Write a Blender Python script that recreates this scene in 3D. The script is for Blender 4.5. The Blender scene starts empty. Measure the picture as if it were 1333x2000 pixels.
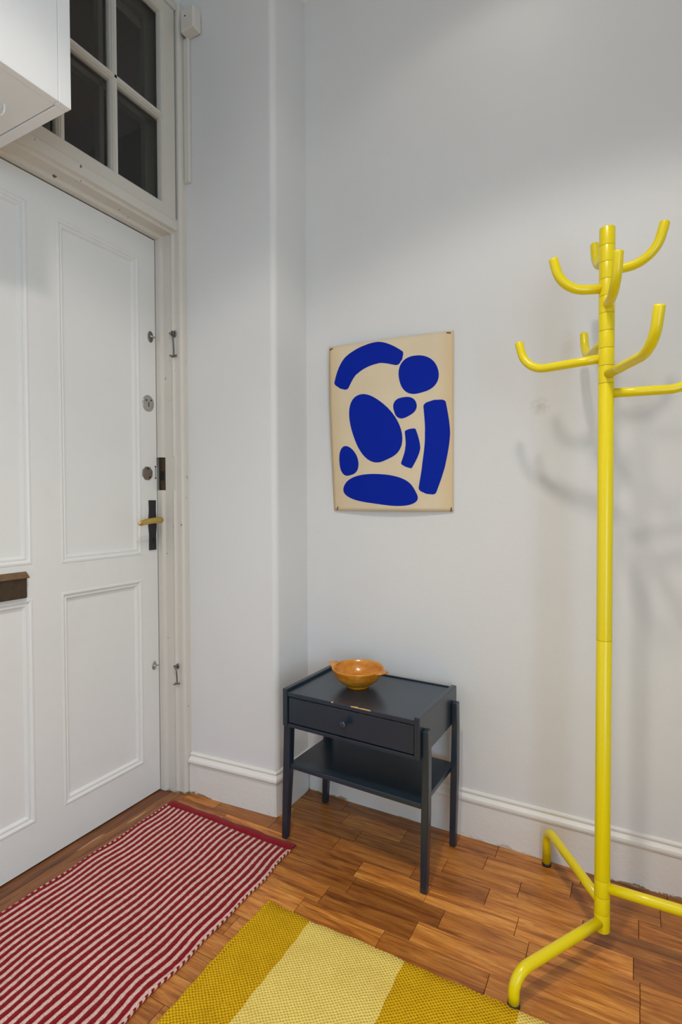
import bpy, bmesh, math, random
from mathutils import Vector, Matrix
random.seed(7)
D = bpy.data
SC = bpy.context.scene
COL = SC.collection
PI = math.pi

# ------------------------------------------------------------------ camera
FPX, YAW, PITCH, ROLL, CAMH = 1053.6, 0.49863, -0.0228935, -0.0032808, 1.12
cy, sy, cp, sp = math.cos(YAW), math.sin(YAW), math.cos(PITCH), math.sin(PITCH)
fwd = Vector((-sy * cp, cy * cp, sp))
rgt = Vector((cy, sy, 0))
upv = rgt.cross(fwd)
cr, sr = math.cos(ROLL), math.sin(ROLL)
r2 = cr * rgt + sr * upv
u2 = -sr * rgt + cr * upv
cam_d = D.cameras.new('camera')
cam_d.sensor_fit = 'VERTICAL'
cam_d.sensor_height = 36.0
cam_d.sensor_width = 24.0
cam_d.lens = FPX / 2000.0 * 36.0
cam_d.clip_start = 0.02
cam = D.objects.new('camera', cam_d)
COL.objects.link(cam)
M = Matrix((r2, u2, -fwd)).transposed().to_4x4()
M.translation = Vector((0, 0, CAMH))
cam.matrix_world = M
SC.camera = cam

# ------------------------------------------------------------------ room dimensions
XD = -1.605      # face of the entrance door
XW = -1.50       # room face of the door wall
YB = 1.757       # wall with the poster
XP = -1.105      # side of the pier in the corner
CEIL = 2.985
XR, YR = 1.25, -3.6

# ------------------------------------------------------------------ world, lamps, exposure
world = D.worlds.new('world')
SC.world = world
world.use_nodes = True
bg = world.node_tree.nodes['Background']
bg.inputs[0].default_value = (0.62, 0.81, 1.0, 1)
bg.inputs[1].default_value = 5.3
SC.view_settings.view_transform = 'Standard'
SC.view_settings.look = 'None'
SC.view_settings.exposure = -0.06
SC.view_settings.gamma = 1.0
SC.view_settings.use_curve_mapping = False

# daylight portal in the tall window opening of the right wall
WY0, WY1, WZ0, WZ1 = -2.70, -0.35, 0.06, 2.08
pl = D.lights.new('window_portal', 'AREA')
pl.shape = 'RECTANGLE'; pl.size = WY1 - WY0; pl.size_y = WZ1 - WZ0
pl.cycles.is_portal = True
po = D.objects.new('window_portal', pl)
COL.objects.link(po)
po.location = (XR + 0.10, (WY0 + WY1) / 2, (WZ0 + WZ1) / 2)
po.rotation_euler = (PI / 2, 0, PI / 2)
DOWNLIGHTS = [  # x, y, watts, colour, half cone angle, blend
    (-0.06, 0.28, 37.0, (1.0, 0.92, 0.83), 63, 0.22),
    (-0.35, 0.45, 84.0, (1.0, 0.92, 0.83), 47, 0.8),
    (-0.36, 1.33, 1.8, (1.0, 0.90, 0.78), 66, 0.3),
]

# ------------------------------------------------------------------ mesh helpers
class MB:
    def __init__(s): s.v = []; s.f = []; s.m = []; s.sm = []
    def vert(s, p): s.v.append(tuple(p)); return len(s.v) - 1
    def face(s, idx, m=0, smooth=False): s.f.append(tuple(idx)); s.m.append(m); s.sm.append(smooth)
    def box(s, x0, x1, y0, y1, z0, z1, m=0):
        b = len(s.v)
        for x, y, z in ((x0,y0,z0),(x1,y0,z0),(x1,y1,z0),(x0,y1,z0),(x0,y0,z1),(x1,y0,z1),(x1,y1,z1),(x0,y1,z1)):
            s.v.append((x, y, z))
        for f in ((0,3,2,1),(4,5,6,7),(0,1,5,4),(1,2,6,5),(2,3,7,6),(3,0,4,7)):
            s.face([b + i for i in f], m)
    def grid(s, rows, m=0, smooth=True, close_u=False, close_v=False, mf=None):
        nu, nv = len(rows), len(rows[0]); b = len(s.v)
        for r in rows:
            for p in r: s.v.append(tuple(p))
        for i in range(nu if close_u else nu - 1):
            for j in range(nv if close_v else nv - 1):
                i2, j2 = (i + 1) % nu, (j + 1) % nv
                s.face((b+i*nv+j, b+i2*nv+j, b+i2*nv+j2, b+i*nv+j2), mf(i, j) if mf else m, smooth)
        return b
    def tube(s, pts, rad, n=20, m=0, cap=True, dome=0.0):
        pts = [Vector(p) for p in pts]; N = len(pts)
        rads = rad if isinstance(rad, (list, tuple)) else [rad] * N
        T = []
        for i in range(N):
            t = pts[min(i+1, N-1)] - pts[max(i-1, 0)]; T.append(t.normalized())
        a = Vector((0, 0, 1)) if abs(T[0].z) < 0.9 else Vector((1, 0, 0))
        nrm = (a - T[0] * a.dot(T[0])).normalized()
        rows = []
        for i in range(N):
            if i:
                q = T[i-1].rotation_difference(T[i]); nrm = q @ nrm
                nrm = (nrm - T[i] * nrm.dot(T[i])).normalized()
            bn = T[i].cross(nrm)
            rows.append([pts[i] + rads[i] * (math.cos(2*PI*k/n) * nrm + math.sin(2*PI*k/n) * bn) for k in range(n)])
        if dome > 0:   # rounded far end
            e = pts[-1]; t = T[-1]
            base = [p - e for p in rows[-1]]
            for k in range(1, 5):
                an = k / 4 * PI / 2 * 0.96
                rows.append([e + t * dome * math.sin(an) + q * (1 - (1 - math.cos(an)) * min(1, dome / rads[-1] * 1.0)) if dome < rads[-1] else e + t * dome * math.sin(an) + q * math.cos(an) for q in base])
        b = s.grid(rows, m, True, close_v=True)
        if cap:
            s.face([b + k for k in range(n)], m)
            L = (len(rows) - 1) * n
            s.face([b + L + n - 1 - k for k in range(n)], m)
    def lathe(s, prof, n=32, c=(0, 0, 0), m=0, smooth=True):
        rows = [[(c[0] + r * math.cos(2*PI*k/n), c[1] + r * math.sin(2*PI*k/n), c[2] + z) for k in range(n)] for r, z in prof]
        return s.grid(rows, m, smooth, close_v=True)
    def ext(s, poly, axis, a0, a1, m=0):
        """prism: 2-d polygon extruded along an axis"""
        b = len(s.v); n = len(poly)
        for a in (a0, a1):
            for p, q in poly:
                s.v.append({'x': (a, p, q), 'y': (p, a, q), 'z': (p, q, a)}[axis])
        for i in range(n):
            j = (i + 1) % n
            s.face((b+i, b+j, b+n+j, b+n+i), m)
        s.face([b + i for i in reversed(range(n))], m)
        s.face([b + n + i for i in range(n)], m)
    def build(s, name, mats, parent=None, bevel=0.0, seg=2, sub=0, smooth_angle=None, loc=None):
        me = D.meshes.new(name)
        me.from_pydata(s.v, [], s.f)
        if not isinstance(mats, (list, tuple)): mats = [mats]
        for mm in mats: me.materials.append(mm)
        me.polygons.foreach_set('material_index', s.m)
        me.polygons.foreach_set('use_smooth', s.sm)
        bm = bmesh.new(); bm.from_mesh(me)
        bmesh.ops.remove_doubles(bm, verts=bm.verts, dist=1e-6)
        bmesh.ops.recalc_face_normals(bm, faces=bm.faces)
        bm.to_mesh(me); bm.free()
        o = D.objects.new(name, me)
        COL.objects.link(o)
        if parent is not None: o.parent = parent
        if loc is not None: o.location = loc
        if bevel > 0:
            md = o.modifiers.new('bevel', 'BEVEL'); md.width = bevel; md.segments = seg
            md.limit_method = 'ANGLE'; md.angle_limit = math.radians(40)
            md.harden_normals = False
        return o

def tag(o, label=None, cat=None, group=None, kind=None):
    if label: o['label'] = label
    if cat: o['category'] = cat
    if group: o['group'] = group
    if kind: o['kind'] = kind
    return o

def empty(name, loc=(0, 0, 0), rz=0.0, label=None, cat=None, group=None, kind=None):
    o = D.objects.new(name, None); COL.objects.link(o)
    o.location = loc; o.rotation_euler = (0, 0, rz); o.empty_display_size = 0.1
    return tag(o, label, cat, group, kind)

def arc(c, r, a0, a1, n):
    return [(c[0] + r * math.cos(a0 + (a1-a0)*i/n), c[1] + r * math.sin(a0 + (a1-a0)*i/n)) for i in range(n + 1)]

# ------------------------------------------------------------------ materials
def new_mat(name):
    m = D.materials.new(name); m.use_nodes = True
    nt = m.node_tree
    return m, nt, nt.nodes['Principled BSDF']
def nd(nt, t, **kw):
    n = nt.nodes.new(t)
    for k, v in kw.items(): setattr(n, k, v)
    return n
def lk(nt, a, b): nt.links.new(a, b)
def setc(s, c): s.default_value = (c[0], c[1], c[2], 1)
def srgb(r, g, b):
    f = lambda c: (c/255/12.92) if c/255 <= 0.04045 else ((c/255+0.055)/1.055)**2.4
    return (f(r), f(g), f(b))
def noise(nt, vec, scale, detail=4, rough=0.55):
    n = nd(nt, 'ShaderNodeTexNoise'); n.inputs['Scale'].default_value = scale
    n.inputs['Detail'].default_value = detail; n.inputs['Roughness'].default_value = rough
    if vec: lk(nt, vec, n.inputs['Vector'])
    return n.outputs['Fac']
def ramp(nt, fac, stops):
    r = nd(nt, 'ShaderNodeValToRGB')
    e = r.color_ramp.elements
    while len(e) < len(stops): e.new(0.5)
    for k, (p, c) in enumerate(stops):
        e[k].position = p; e[k].color = (c[0], c[1], c[2], 1)
    lk(nt, fac, r.inputs[0]); return r.outputs[0]
def mix(nt, fac, a, b, blend='MIX'):
    n = nd(nt, 'ShaderNodeMix', data_type='RGBA', blend_type=blend)
    for s, v in ((n.inputs[0], fac), (n.inputs[6], a), (n.inputs[7], b)):
        if isinstance(v, bpy.types.NodeSocket): lk(nt, v, s)
        elif isinstance(v, (int, float)): s.default_value = v
        else: s.default_value = (v[0], v[1], v[2], 1)
    return n.outputs[2]
def mth(nt, op, a, b=None):
    n = nd(nt, 'ShaderNodeMath', operation=op)
    for s, v in zip(n.inputs, (a, b)):
        if v is None: continue
        if isinstance(v, bpy.types.NodeSocket): lk(nt, v, s)
        else: s.default_value = v
    return n.outputs[0]
def bump(nt, bs, h, strength=0.3, dist=0.002):
    b = nd(nt, 'ShaderNodeBump'); b.inputs['Strength'].default_value = strength; b.inputs['Distance'].default_value = dist
    lk(nt, h, b.inputs['Height']); lk(nt, b.outputs[0], bs.inputs['Normal'])
def objco(nt): return nd(nt, 'ShaderNodeTexCoord').outputs['Object']
def geopos(nt): return nd(nt, 'ShaderNodeNewGeometry').outputs['Position']

def paint(name, col, rough=0.45, bs_=0.25, sc=60, chips=None, dirt=0.0, spec=0.5, flakes=False):
    m, nt, b = new_mat(name)
    pos = geopos(nt)
    n1 = noise(nt, pos, 2.2, 3)
    c = mix(nt, n1, tuple(x*0.955 for x in col), tuple(min(1, x*1.03) for x in col))
    if dirt:
        n3 = noise(nt, pos, 9, 6, 0.7)
        f = mth(nt, 'MULTIPLY', ramp(nt, n3, [(0.56, (0,0,0)), (0.74, (1,1,1))]), dirt)
        c = mix(nt, f, c, (0.42, 0.36, 0.29))
    if chips:   # worn edge just above the floor: (height, colour)
        h, cc = chips
        sep = nd(nt, 'ShaderNodeSeparateXYZ'); lk(nt, pos, sep.inputs[0])
        n2 = noise(nt, pos, 22, 8, 0.75)
        zf = mth(nt, 'DIVIDE', sep.outputs[2], h)
        f = mth(nt, 'SUBTRACT', mth(nt, 'MULTIPLY', n2, 1.9), mth(nt, 'ADD', zf, 0.72))
        g_ = ramp(nt, noise(nt, pos, 4.5, 3), [(0.52, (0,0,0)), (0.60, (1,1,1))])
        f = mth(nt, 'MULTIPLY', ramp(nt, f, [(0.02, (0,0,0)), (0.07, (1,1,1))]), g_)
        c = mix(nt, f, c, cc)
    if flakes:  # small knocks where the paint has come off
        mpf = nd(nt, 'ShaderNodeMapping'); mpf.inputs['Scale'].default_value = (1, 1, 0.45); lk(nt, pos, mpf.inputs['Vector'])
        ff = ramp(nt, noise(nt, mpf.outputs[0], 48, 2, 0.5), [(0.735, (0,0,0)), (0.755, (1,1,1))])
        c = mix(nt, ff, c, (0.13, 0.09, 0.06))
    lk(nt, c, b.inputs['Base Color'])
    b.inputs['Roughness'].default_value = rough
    b.inputs['Specular IOR Level'].default_value = spec
    n4 = noise(nt, pos, sc, 5, 0.6)
    n5 = noise(nt, pos, 7, 3)
    bump(nt, b, mth(nt, 'ADD', n4, mth(nt, 'MULTIPLY', n5, 2.5)), bs_, 0.0025)
    return m

WHITE = (0.80, 0.785, 0.755)
m_wall = paint('wall_paint', (0.75, 0.745, 0.735), 0.55, 0.16, 70)
m_ceil = paint('ceiling_paint', (0.88, 0.86, 0.82), 0.7, 0.1, 60)
m_skirt = paint('skirting_paint', (0.80, 0.77, 0.72), 0.42, 0.35, 90, chips=(0.03, (0.33, 0.22, 0.12)))
m_door = paint('door_paint', (0.80, 0.79, 0.76), 0.38, 0.12, 45, dirt=0.06)
m_frame = paint('frame_paint', (0.67, 0.63, 0.565), 0.4, 0.25, 60, chips=(0.035, (0.2, 0.14, 0.09)), dirt=0.10, flakes=True)
m_sash = paint('sash_paint', (0.64, 0.60, 0.53), 0.38, 0.2, 80, dirt=0.08)
m_cab = paint('cabinet_paint', (0.84, 0.84, 0.835), 0.4, 0.06, 40)
m_plastic = paint('painted_plastic', (0.72, 0.68, 0.61), 0.4, 0.1, 60)

def metal(name, col, rough, metallic=1.0, mott=0.3, sc=120):
    m, nt, b = new_mat(name)
    n1 = noise(nt, geopos(nt), sc, 5, 0.7)
    lk(nt, mix(nt, n1, tuple(x*(1-mott) for x in col), tuple(min(1, x*(1+mott)) for x in col)), b.inputs['Base Color'])
    b.inputs['Metallic'].default_value = metallic
    b.inputs['Roughness'].default_value = rough
    bump(nt, b, n1, 0.15, 0.001)
    return m
m_brass = metal('brass', (0.60, 0.42, 0.12), 0.32)
m_steel = metal('steel', (0.50, 0.50, 0.48), 0.35)
m_darksteel = metal('dark_steel', (0.20, 0.195, 0.185), 0.3)
m_oldmetal = metal('tarnished_metal', (0.24, 0.20, 0.165), 0.5, 0.8, 0.4)
m_bronze = metal('brown_metal', (0.085, 0.058, 0.036), 0.45, 0.55, 0.4, 60)
m_rust = metal('rusty_brown_metal', (0.20, 0.12, 0.06), 0.5, 0.5, 0.6, 90)
m_black = metal('black_iron', (0.022, 0.022, 0.022), 0.5, 0.2, 0.5, 150)
m_hole = metal('dark_hole', (0.012, 0.010, 0.009), 0.8, 0.0, 0.3)
m_rubber = metal('black_rubber', (0.012, 0.012, 0.012), 0.6, 0.0, 0.2)
m_whook = metal('white_hook', (0.82, 0.82, 0.80), 0.35, 0.0, 0.03)

def gloss(name, col, rough=0.25, coat=0.5, var=0.05):
    m, nt, b = new_mat(name)
    n1 = noise(nt, geopos(nt), 5, 3)
    lk(nt, mix(nt, n1, tuple(x*(1-var) for x in col), tuple(min(1, x*(1+var)) for x in col)), b.inputs['Base Color'])
    b.inputs['Roughness'].default_value = rough
    b.inputs['Coat Weight'].default_value = coat
    b.inputs['Coat Roughness'].default_value = 0.12
    return m
m_yellow = gloss('yellow_lacquer', srgb(237, 215, 0), 0.30, 0.25, 0.02)
m_groove = gloss('yellow_joint', srgb(150, 130, 8), 0.5, 0.0)

# dark blue-grey furniture paint with bare wood on rubbed edges
def table_paint():
    m, nt, b = new_mat('charcoal_furniture_paint')
    oc = objco(nt)
    n1 = noise(nt, oc, 4, 3)
    c = mix(nt, n1, srgb(24, 38, 50), srgb(34, 49, 62))
    lk(nt, c, b.inputs['Base Color'])
    b.inputs['Roughness'].default_value = 0.32
    b.inputs['Specular IOR Level'].default_value = 0.5
    b.inputs['Coat Weight'].default_value = 0.3; b.inputs['Coat Roughness'].default_value = 0.2
    bump(nt, b, noise(nt, oc, 140, 3), 0.05, 0.001)
    return m
m_table = table_paint()
m_chip = gloss('bare_wood_chip', srgb(205, 165, 110), 0.6, 0.0)

def wood(name, cols, rough=0.36, axis='x', rand=True, scale=1.0, coat=0.15):
    m, nt, b = new_mat(name)
    oc = objco(nt)
    oi = nd(nt, 'ShaderNodeObjectInfo').outputs['Random']
    off = nd(nt, 'ShaderNodeVectorMath', operation='ADD')
    lk(nt, oc, off.inputs[0])
    cb = nd(nt, 'ShaderNodeCombineXYZ')
    if rand:
        lk(nt, mth(nt, 'MULTIPLY', oi, 37.0), cb.inputs[0]); lk(nt, mth(nt, 'MULTIPLY', oi, 91.0), cb.inputs[1]); lk(nt, mth(nt, 'MULTIPLY', oi, 13.0), cb.inputs[2])
    lk(nt, cb.outputs[0], off.inputs[1])
    mp = nd(nt, 'ShaderNodeMapping')
    st = {'x': (3.2, 34, 34), 'y': (34, 3.2, 34)}[axis]
    mp.inputs['Scale'].default_value = tuple(x * scale for x in st)
    lk(nt, off.outputs[0], mp.inputs['Vector'])
    gn = nd(nt, 'ShaderNodeTexNoise'); gn.inputs['Scale'].default_value = 1.6; gn.inputs['Detail'].default_value = 7; gn.inputs['Roughness'].default_value = 0.62; gn.inputs['Distortion'].default_value = 0.9
    lk(nt, mp.outputs[0], gn.inputs['Vector']); g = gn.outputs['Fac']
    mp2 = nd(nt, 'ShaderNodeMapping')
    st2 = {'x': (16, 330, 330), 'y': (330, 16, 330)}[axis]
    mp2.inputs['Scale'].default_value = st2
    lk(nt, off.outputs[0], mp2.inputs['Vector'])
    fine = noise(nt, mp2.outputs[0], 1.0, 4, 0.7)
    c1 = ramp(nt, g, [(0.28, cols[0]), (0.47, cols[1]), (0.60, cols[2]), (0.78, cols[3])])
    # per-plank tone
    r2_ = mth(nt, 'FRACT', mth(nt, 'MULTIPLY', oi, 7.13))
    tone = ramp(nt, r2_, [(0.0, (0.55, 0.48, 0.42)), (0.35, (0.82, 0.77, 0.70)), (0.7, (1.0, 0.98, 0.94)), (1.0, (1.30, 1.32, 1.30))])
    c2 = mix(nt, 1.0 if rand else 0.0, c1, tone, 'MULTIPLY')
    c3 = mix(nt, ramp(nt, fine, [(0.40, (1,1,1)), (0.58, (0,0,0))]), c2, tuple(x*0.42 for x in cols[0]))
    c3 = mix(nt, 0.68, c3, c2)
    # sapwood flecks
    mp3 = nd(nt, 'ShaderNodeMapping'); mp3.inputs['Scale'].default_value = {'x': (2.6, 30, 30), 'y': (30, 2.6, 30)}[axis]
    lk(nt, off.outputs[0], mp3.inputs['Vector'])
    sap = ramp(nt, noise(nt, mp3.outputs[0], 1.0, 2), [(0.70, (0,0,0)), (0.715, (1,1,1))])
    c4 = mix(nt, mth(nt, 'MULTIPLY', sap, 0.7), c3, (0.66, 0.40, 0.17))
    # worn, dirty patches across planks
    ge = geopos(nt)
    dirt = ramp(nt, noise(nt, ge, 3.2, 6, 0.65), [(0.55, (0,0,0)), (0.75, (1,1,1))])
    c5 = mix(nt, mth(nt, 'MULTIPLY', dirt, 0.45), c4, (0.05, 0.022, 0.008))
    lk(nt, c5, b.inputs['Base Color'])
    rr = nd(nt, 'ShaderNodeMapRange'); rr.inputs[3].default_value = rough - 0.08; rr.inputs[4].default_value = rough + 0.16
    lk(nt, noise(nt, ge, 11, 5), rr.inputs[0]); lk(nt, rr.outputs[0], b.inputs['Roughness'])
    b.inputs['Coat Weight'].default_value = coat; b.inputs['Coat Roughness'].default_value = 0.3
    bump(nt, b, fine, 0.18, 0.0008)
    return m
OAK = [srgb(122, 64, 20), srgb(196, 120, 46), srgb(220, 148, 66), srgb(236, 178, 100)]
m_oak = wood('oak_parquet', OAK)
m_thresh = wood('dark_threshold_oak', [srgb(98, 56, 26), srgb(148, 92, 48), srgb(172, 112, 62), srgb(186, 126, 74)], 0.42, 'y')
m_sub = wood('floor_underlay', [tuple(x*0.18 for x in c) for c in OAK], 0.8, 'x', False, 1.0, 0.0)
m_floor_far = wood('oak_parquet_far', OAK, 0.4, 'x', False)

# yarns
def yarn(name, c0, c1, sc=260, rough=0.95, st=0.8):
    m, nt, b = new_mat(name)
    pos = geopos(nt)
    n1 = noise(nt, pos, sc, 3, 0.7); n2 = noise(nt, pos, 16, 3)
    c = mix(nt, ramp(nt, n1, [(0.32, (0,0,0)), (0.62, (1,1,1))]), c0, c1)
    c = mix(nt, mth(nt, 'MULTIPLY', ramp(nt, n2, [(0.42, (0,0,0)), (0.8, (1,1,1))]), 0.3), c, c0)
    lk(nt, c, b.inputs['Base Color']); b.inputs['Roughness'].default_value = rough
    b.inputs['Specular IOR Level'].default_value = 0.15
    b.inputs['Sheen Weight'].default_value = 0.15
    bump(nt, b, n1, st, 0.0025)
    return m
m_red = yarn('red_yarn', srgb(104, 2, 12), srgb(158, 8, 26))
m_pale = yarn('pale_pink_white_yarn', srgb(204, 156, 144), srgb(238, 208, 194))
m_redhem = yarn('red_hem_fabric', srgb(120, 4, 18), srgb(150, 8, 28), 200)

def weave(name, c0, c1, c2):
    m, nt, b = new_mat(name)
    pos = geopos(nt)
    wob = nd(nt, 'ShaderNodeTexNoise'); wob.inputs['Scale'].default_value = 45; lk(nt, pos, wob.inputs['Vector'])
    va = nd(nt, 'ShaderNodeVectorMath', operation='MULTIPLY_ADD')
    lk(nt, wob.outputs['Color'], va.inputs[0]); va.inputs[1].default_value = (0.0045, 0.0045, 0); lk(nt, pos, va.inputs[2])
    sep = nd(nt, 'ShaderNodeSeparateXYZ'); lk(nt, va.outputs[0], sep.inputs[0])
    fx = mth(nt, 'MULTIPLY', sep.outputs[0], 2*PI/0.0105)
    fy = mth(nt, 'MULTIPLY', sep.outputs[1], 2*PI/0.0085)
    s_ = mth(nt, 'ADD', mth(nt, 'MULTIPLY', mth(nt, 'SINE', fx), mth(nt, 'SINE', fy)), mth(nt, 'MULTIPLY', noise(nt, pos, 230, 3, 0.7), 1.1))
    h = mth(nt, 'ADD', mth(nt, 'MULTIPLY', s_, 0.36), 0.3)
    c = ramp(nt, h, [(0.15, c0), (0.42, c1), (0.85, c2)])
    n2 = noise(nt, pos, 13, 4)
    c = mix(nt, mth(nt, 'MULTIPLY', ramp(nt, n2, [(0.45, (0,0,0)), (0.8, (1,1,1))]), 0.28), c, c0)
    lk(nt, c, b.inputs['Base Color']); b.inputs['Roughness'].default_value = 0.95
    b.inputs['Specular IOR Level'].default_value = 0.12
    bump(nt, b, h, 0.9, 0.004)
    return m
m_ochre = weave('ochre_weave', srgb(150, 102, 6), srgb(222, 172, 16), srgb(242, 198, 36))
m_lemon = weave('pale_yellow_weave', srgb(212, 166, 66), srgb(252, 222, 112), srgb(255, 234, 138))
m_stain = yarn('rug_stain', srgb(120, 85, 30), srgb(160, 120, 50))

def paper():
    m, nt, b = new_mat('aged_cream_paper')
    uv = nd(nt, 'ShaderNodeTexCoord').outputs['UV']
    n1 = noise(nt, objco(nt), 6, 5)
    c = mix(nt, n1, srgb(214, 194, 160), srgb(232, 216, 186))
    sep = nd(nt, 'ShaderNodeSeparateXYZ'); lk(nt, uv, sep.inputs[0])
    e = mth(nt, 'ABSOLUTE', mth(nt, 'SUBTRACT', sep.outputs[0], 0.5))
    f = mth(nt, 'MULTIPLY', ramp(nt, e, [(0.38, (0,0,0)), (0.5, (1,1,1))]), mth(nt, 'ADD', mth(nt, 'MULTIPLY', n1, 0.6), 0.2))
    c = mix(nt, f, c, srgb(214, 180, 122))
    lk(nt, c, b.inputs['Base Color']); b.inputs['Roughness'].default_value = 0.7
    bump(nt, b, noise(nt, objco(nt), 25, 3), 0.08, 0.003)
    return m
m_paper = paper()
m_blue = gloss('ultramarine_print', srgb(0, 36, 160), 0.75, 0.0, 0.03)
m_blue.node_tree.nodes['Principled BSDF'].inputs['Specular IOR Level'].default_value = 0.15

def bowl_mat():
    m, nt, b = new_mat('amber_marbled_wood')
    oc = objco(nt)
    mp = nd(nt, 'ShaderNodeMapping'); mp.inputs['Scale'].default_value = (14, 14, 40); lk(nt, oc, mp.inputs['Vector'])
    n1 = noise(nt, mp.outputs[0], 1.3, 6, 0.65)
    c = ramp(nt, n1, [(0.25, srgb(150, 78, 8)), (0.45, srgb(203, 126, 20)), (0.62, srgb(222, 150, 36)), (0.8, srgb(190, 150, 70))])
    n2 = noise(nt, oc, 60, 4)
    c = mix(nt, mth(nt, 'MULTIPLY', ramp(nt, n2, [(0.55, (0,0,0)), (0.75, (1,1,1))]), 0.35), c, srgb(140, 85, 15))
    lk(nt, c, b.inputs['Base Color']); b.inputs['Roughness'].default_value = 0.28
    b.inputs['Coat Weight'].default_value = 0.4; b.inputs['Coat Roughness'].default_value = 0.15
    return m
m_bowl = bowl_mat()

def glass():
    m, nt, b = new_mat('old_window_glass')
    b.inputs['Base Color'].default_value = (0.93, 0.95, 0.93, 1)
    b.inputs['Transmission Weight'].default_value = 1.0
    b.inputs['IOR'].default_value = 1.33
    b.inputs['Roughness'].default_value = 0.01
    bump(nt, b, noise(nt, geopos(nt), 9, 2), 0.05, 0.002)
    return m
m_glass = glass()
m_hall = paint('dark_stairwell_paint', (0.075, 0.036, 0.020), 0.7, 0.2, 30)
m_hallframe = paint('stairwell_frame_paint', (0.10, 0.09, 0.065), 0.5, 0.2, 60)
def emis(name, col, st):
    m, nt, b = new_mat(name)
    b.inputs['Emission Color'].default_value = (*col, 1); b.inputs['Emission Strength'].default_value = st
    setc(b.inputs['Base Color'], (0.8, 0.8, 0.8))
    return m
m_lamp = emis('lamp_diffuser', (1.0, 0.86, 0.7), 2.0)

# ================================================================== SETTING
# ---- floor: underlay slab, parquet strips and threshold boards as real pieces
fl = MB(); fl.box(XW - 0.25, XR + 0.15, YR - 0.15, YB + 0.15, -0.06, -0.010)
floor = tag(fl.build('floor', m_sub), kind='structure')
ROW = 0.0705
PX0, PX1, PY0 = -1.487, XR, 0.20
far = MB()
far.box(PX0, XR, YR, PY0 - 0.0005, -0.010, -0.0004)
fo = far.build('parquet_field', m_floor_far, floor); fo['kind'] = 'stuff'
plank_meshes = {}
def plank_mesh(L):
    k = round(L, 3)
    if k not in plank_meshes:
        mb = MB(); g = 0.0006; c = 0.0007
        x0, x1, y0, y1 = -L/2 + g, L/2 - g, -ROW/2 + g, ROW/2 - g
        lo = [(x0,y0,-0.0098),(x1,y0,-0.0098),(x1,y1,-0.0098),(x0,y1,-0.0098)]
        mi = [(x0,y0,-c),(x1,y0,-c),(x1,y1,-c),(x0,y1,-c)]
        hi = [(x0+c,y0+c,0),(x1-c,y0+c,0),(x1-c,y1-c,0),(x0+c,y1-c,0)]
        mb.grid([lo, mi, hi], 0, False, close_v=True)
        n = len(mb.v); mb.face((n-4, n-3, n-2, n-1)); mb.face((0, 3, 2, 1))
        o = mb.build('parquet_strip', m_oak, floor)
        plank_meshes[k] = o.data
        return o
    o = D.objects.new('parquet_strip', plank_meshes[k]); COL.objects.link(o); o.parent = floor
    return o
rp = random.Random(21)
r = 0
y = YB
while y > PY0 + 0.001:
    yc = y - ROW/2
    x = PX0 - rp.uniform(0.0, 0.2)
    while x < PX1:
        L = rp.choice((0.22, 0.245, 0.27, 0.30))
        x0, x1 = max(x, PX0), min(x + L, PX1)
        if x1 - x0 > 0.03:
            o = plank_mesh(round(x1 - x0, 2) if abs((x1-x0) - L) > 1e-6 else L)
            LL = max(o.data.vertices, key=lambda v: v.co.x).co.x * 2
            o.location = ((x0 + x1)/2, yc, rp.uniform(-0.0005, 0.0))
        x += L
    y -= ROW; r += 1
PYL = y
# threshold boards run along the door
def board(x0, x1, y0, y1, z, name='threshold_board'):
    mb = MB(); mb.box(x0 - (x0+x1)/2, x1 - (x0+x1)/2, y0 - (y0+y1)/2, y1 - (y0+y1)/2, -0.0096, 0)
    o = mb.build(name, m_thresh, floor, bevel=0.0015, seg=1); o.location = ((x0+x1)/2, (y0+y1)/2, z)
    return o
board(-1.66, -1.5585, -0.6, 1.52, -0.0015)
board(-1.5555, -1.489, -0.6, 1.515, -0.0003)

# ---- walls
w = MB(); w.box(XP - 0.6, XR + 0.15, YB, YB + 0.15, 0, CEIL)
m_wallb = paint('poster_wall_paint', (0.75, 0.745, 0.735), 0.5, 0.16, 70)
def add_smudge(m, c, rad):
    nt = m.node_tree; b = nt.nodes['Principled BSDF']; pos = geopos(nt)
    dv = nd(nt, 'ShaderNodeVectorMath', operation='DISTANCE'); lk(nt, pos, dv.inputs[0]); dv.inputs[1].default_value = c
    f = mth(nt, 'SUBTRACT', 1.0, mth(nt, 'DIVIDE', dv.outputs['Value'], rad))
    f = mth(nt, 'MULTIPLY', mth(nt, 'MAXIMUM', f, 0.0), ramp(nt, noise(nt, pos, 60, 4), [(0.4, (0,0,0)), (0.6, (1,1,1))]))
    src = b.inputs['Base Color'].links[0].from_socket
    lk(nt, mix(nt, mth(nt, 'MULTIPLY', f, 0.5), src, (0.45, 0.40, 0.33)), b.inputs['Base Color'])
add_smudge(m_wallb, (-0.258, YB, 1.405), 0.035)
tag(w.build('wall_back', m_wallb), kind='structure')
# pier in the corner, its free edge rounded; front face slightly out of square
PFL, PFR = 1.522, 1.549     # front face y at its left and right end
pw = MB()
rr_ = 0.022
poly = [(-1.70, YB + 0.02), (-1.70, PFL), (-1.492, PFL)]
poly += [(XP - rr_ + rr_*math.sin(t), PFR + rr_ - rr_*math.cos(t)) for t in [PI/2*k/20 for k in range(21)]]
poly += [(XP, YB + 0.02)]
pw.ext(poly, 'z', 0, CEIL)
pier = tag(pw.build('wall_corner', m_wall), kind='structure')
for p in pier.data.polygons: p.use_smooth = True
md = pier.modifiers.new('edges', 'EDGE_SPLIT'); md.split_angle = math.radians(6)
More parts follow.
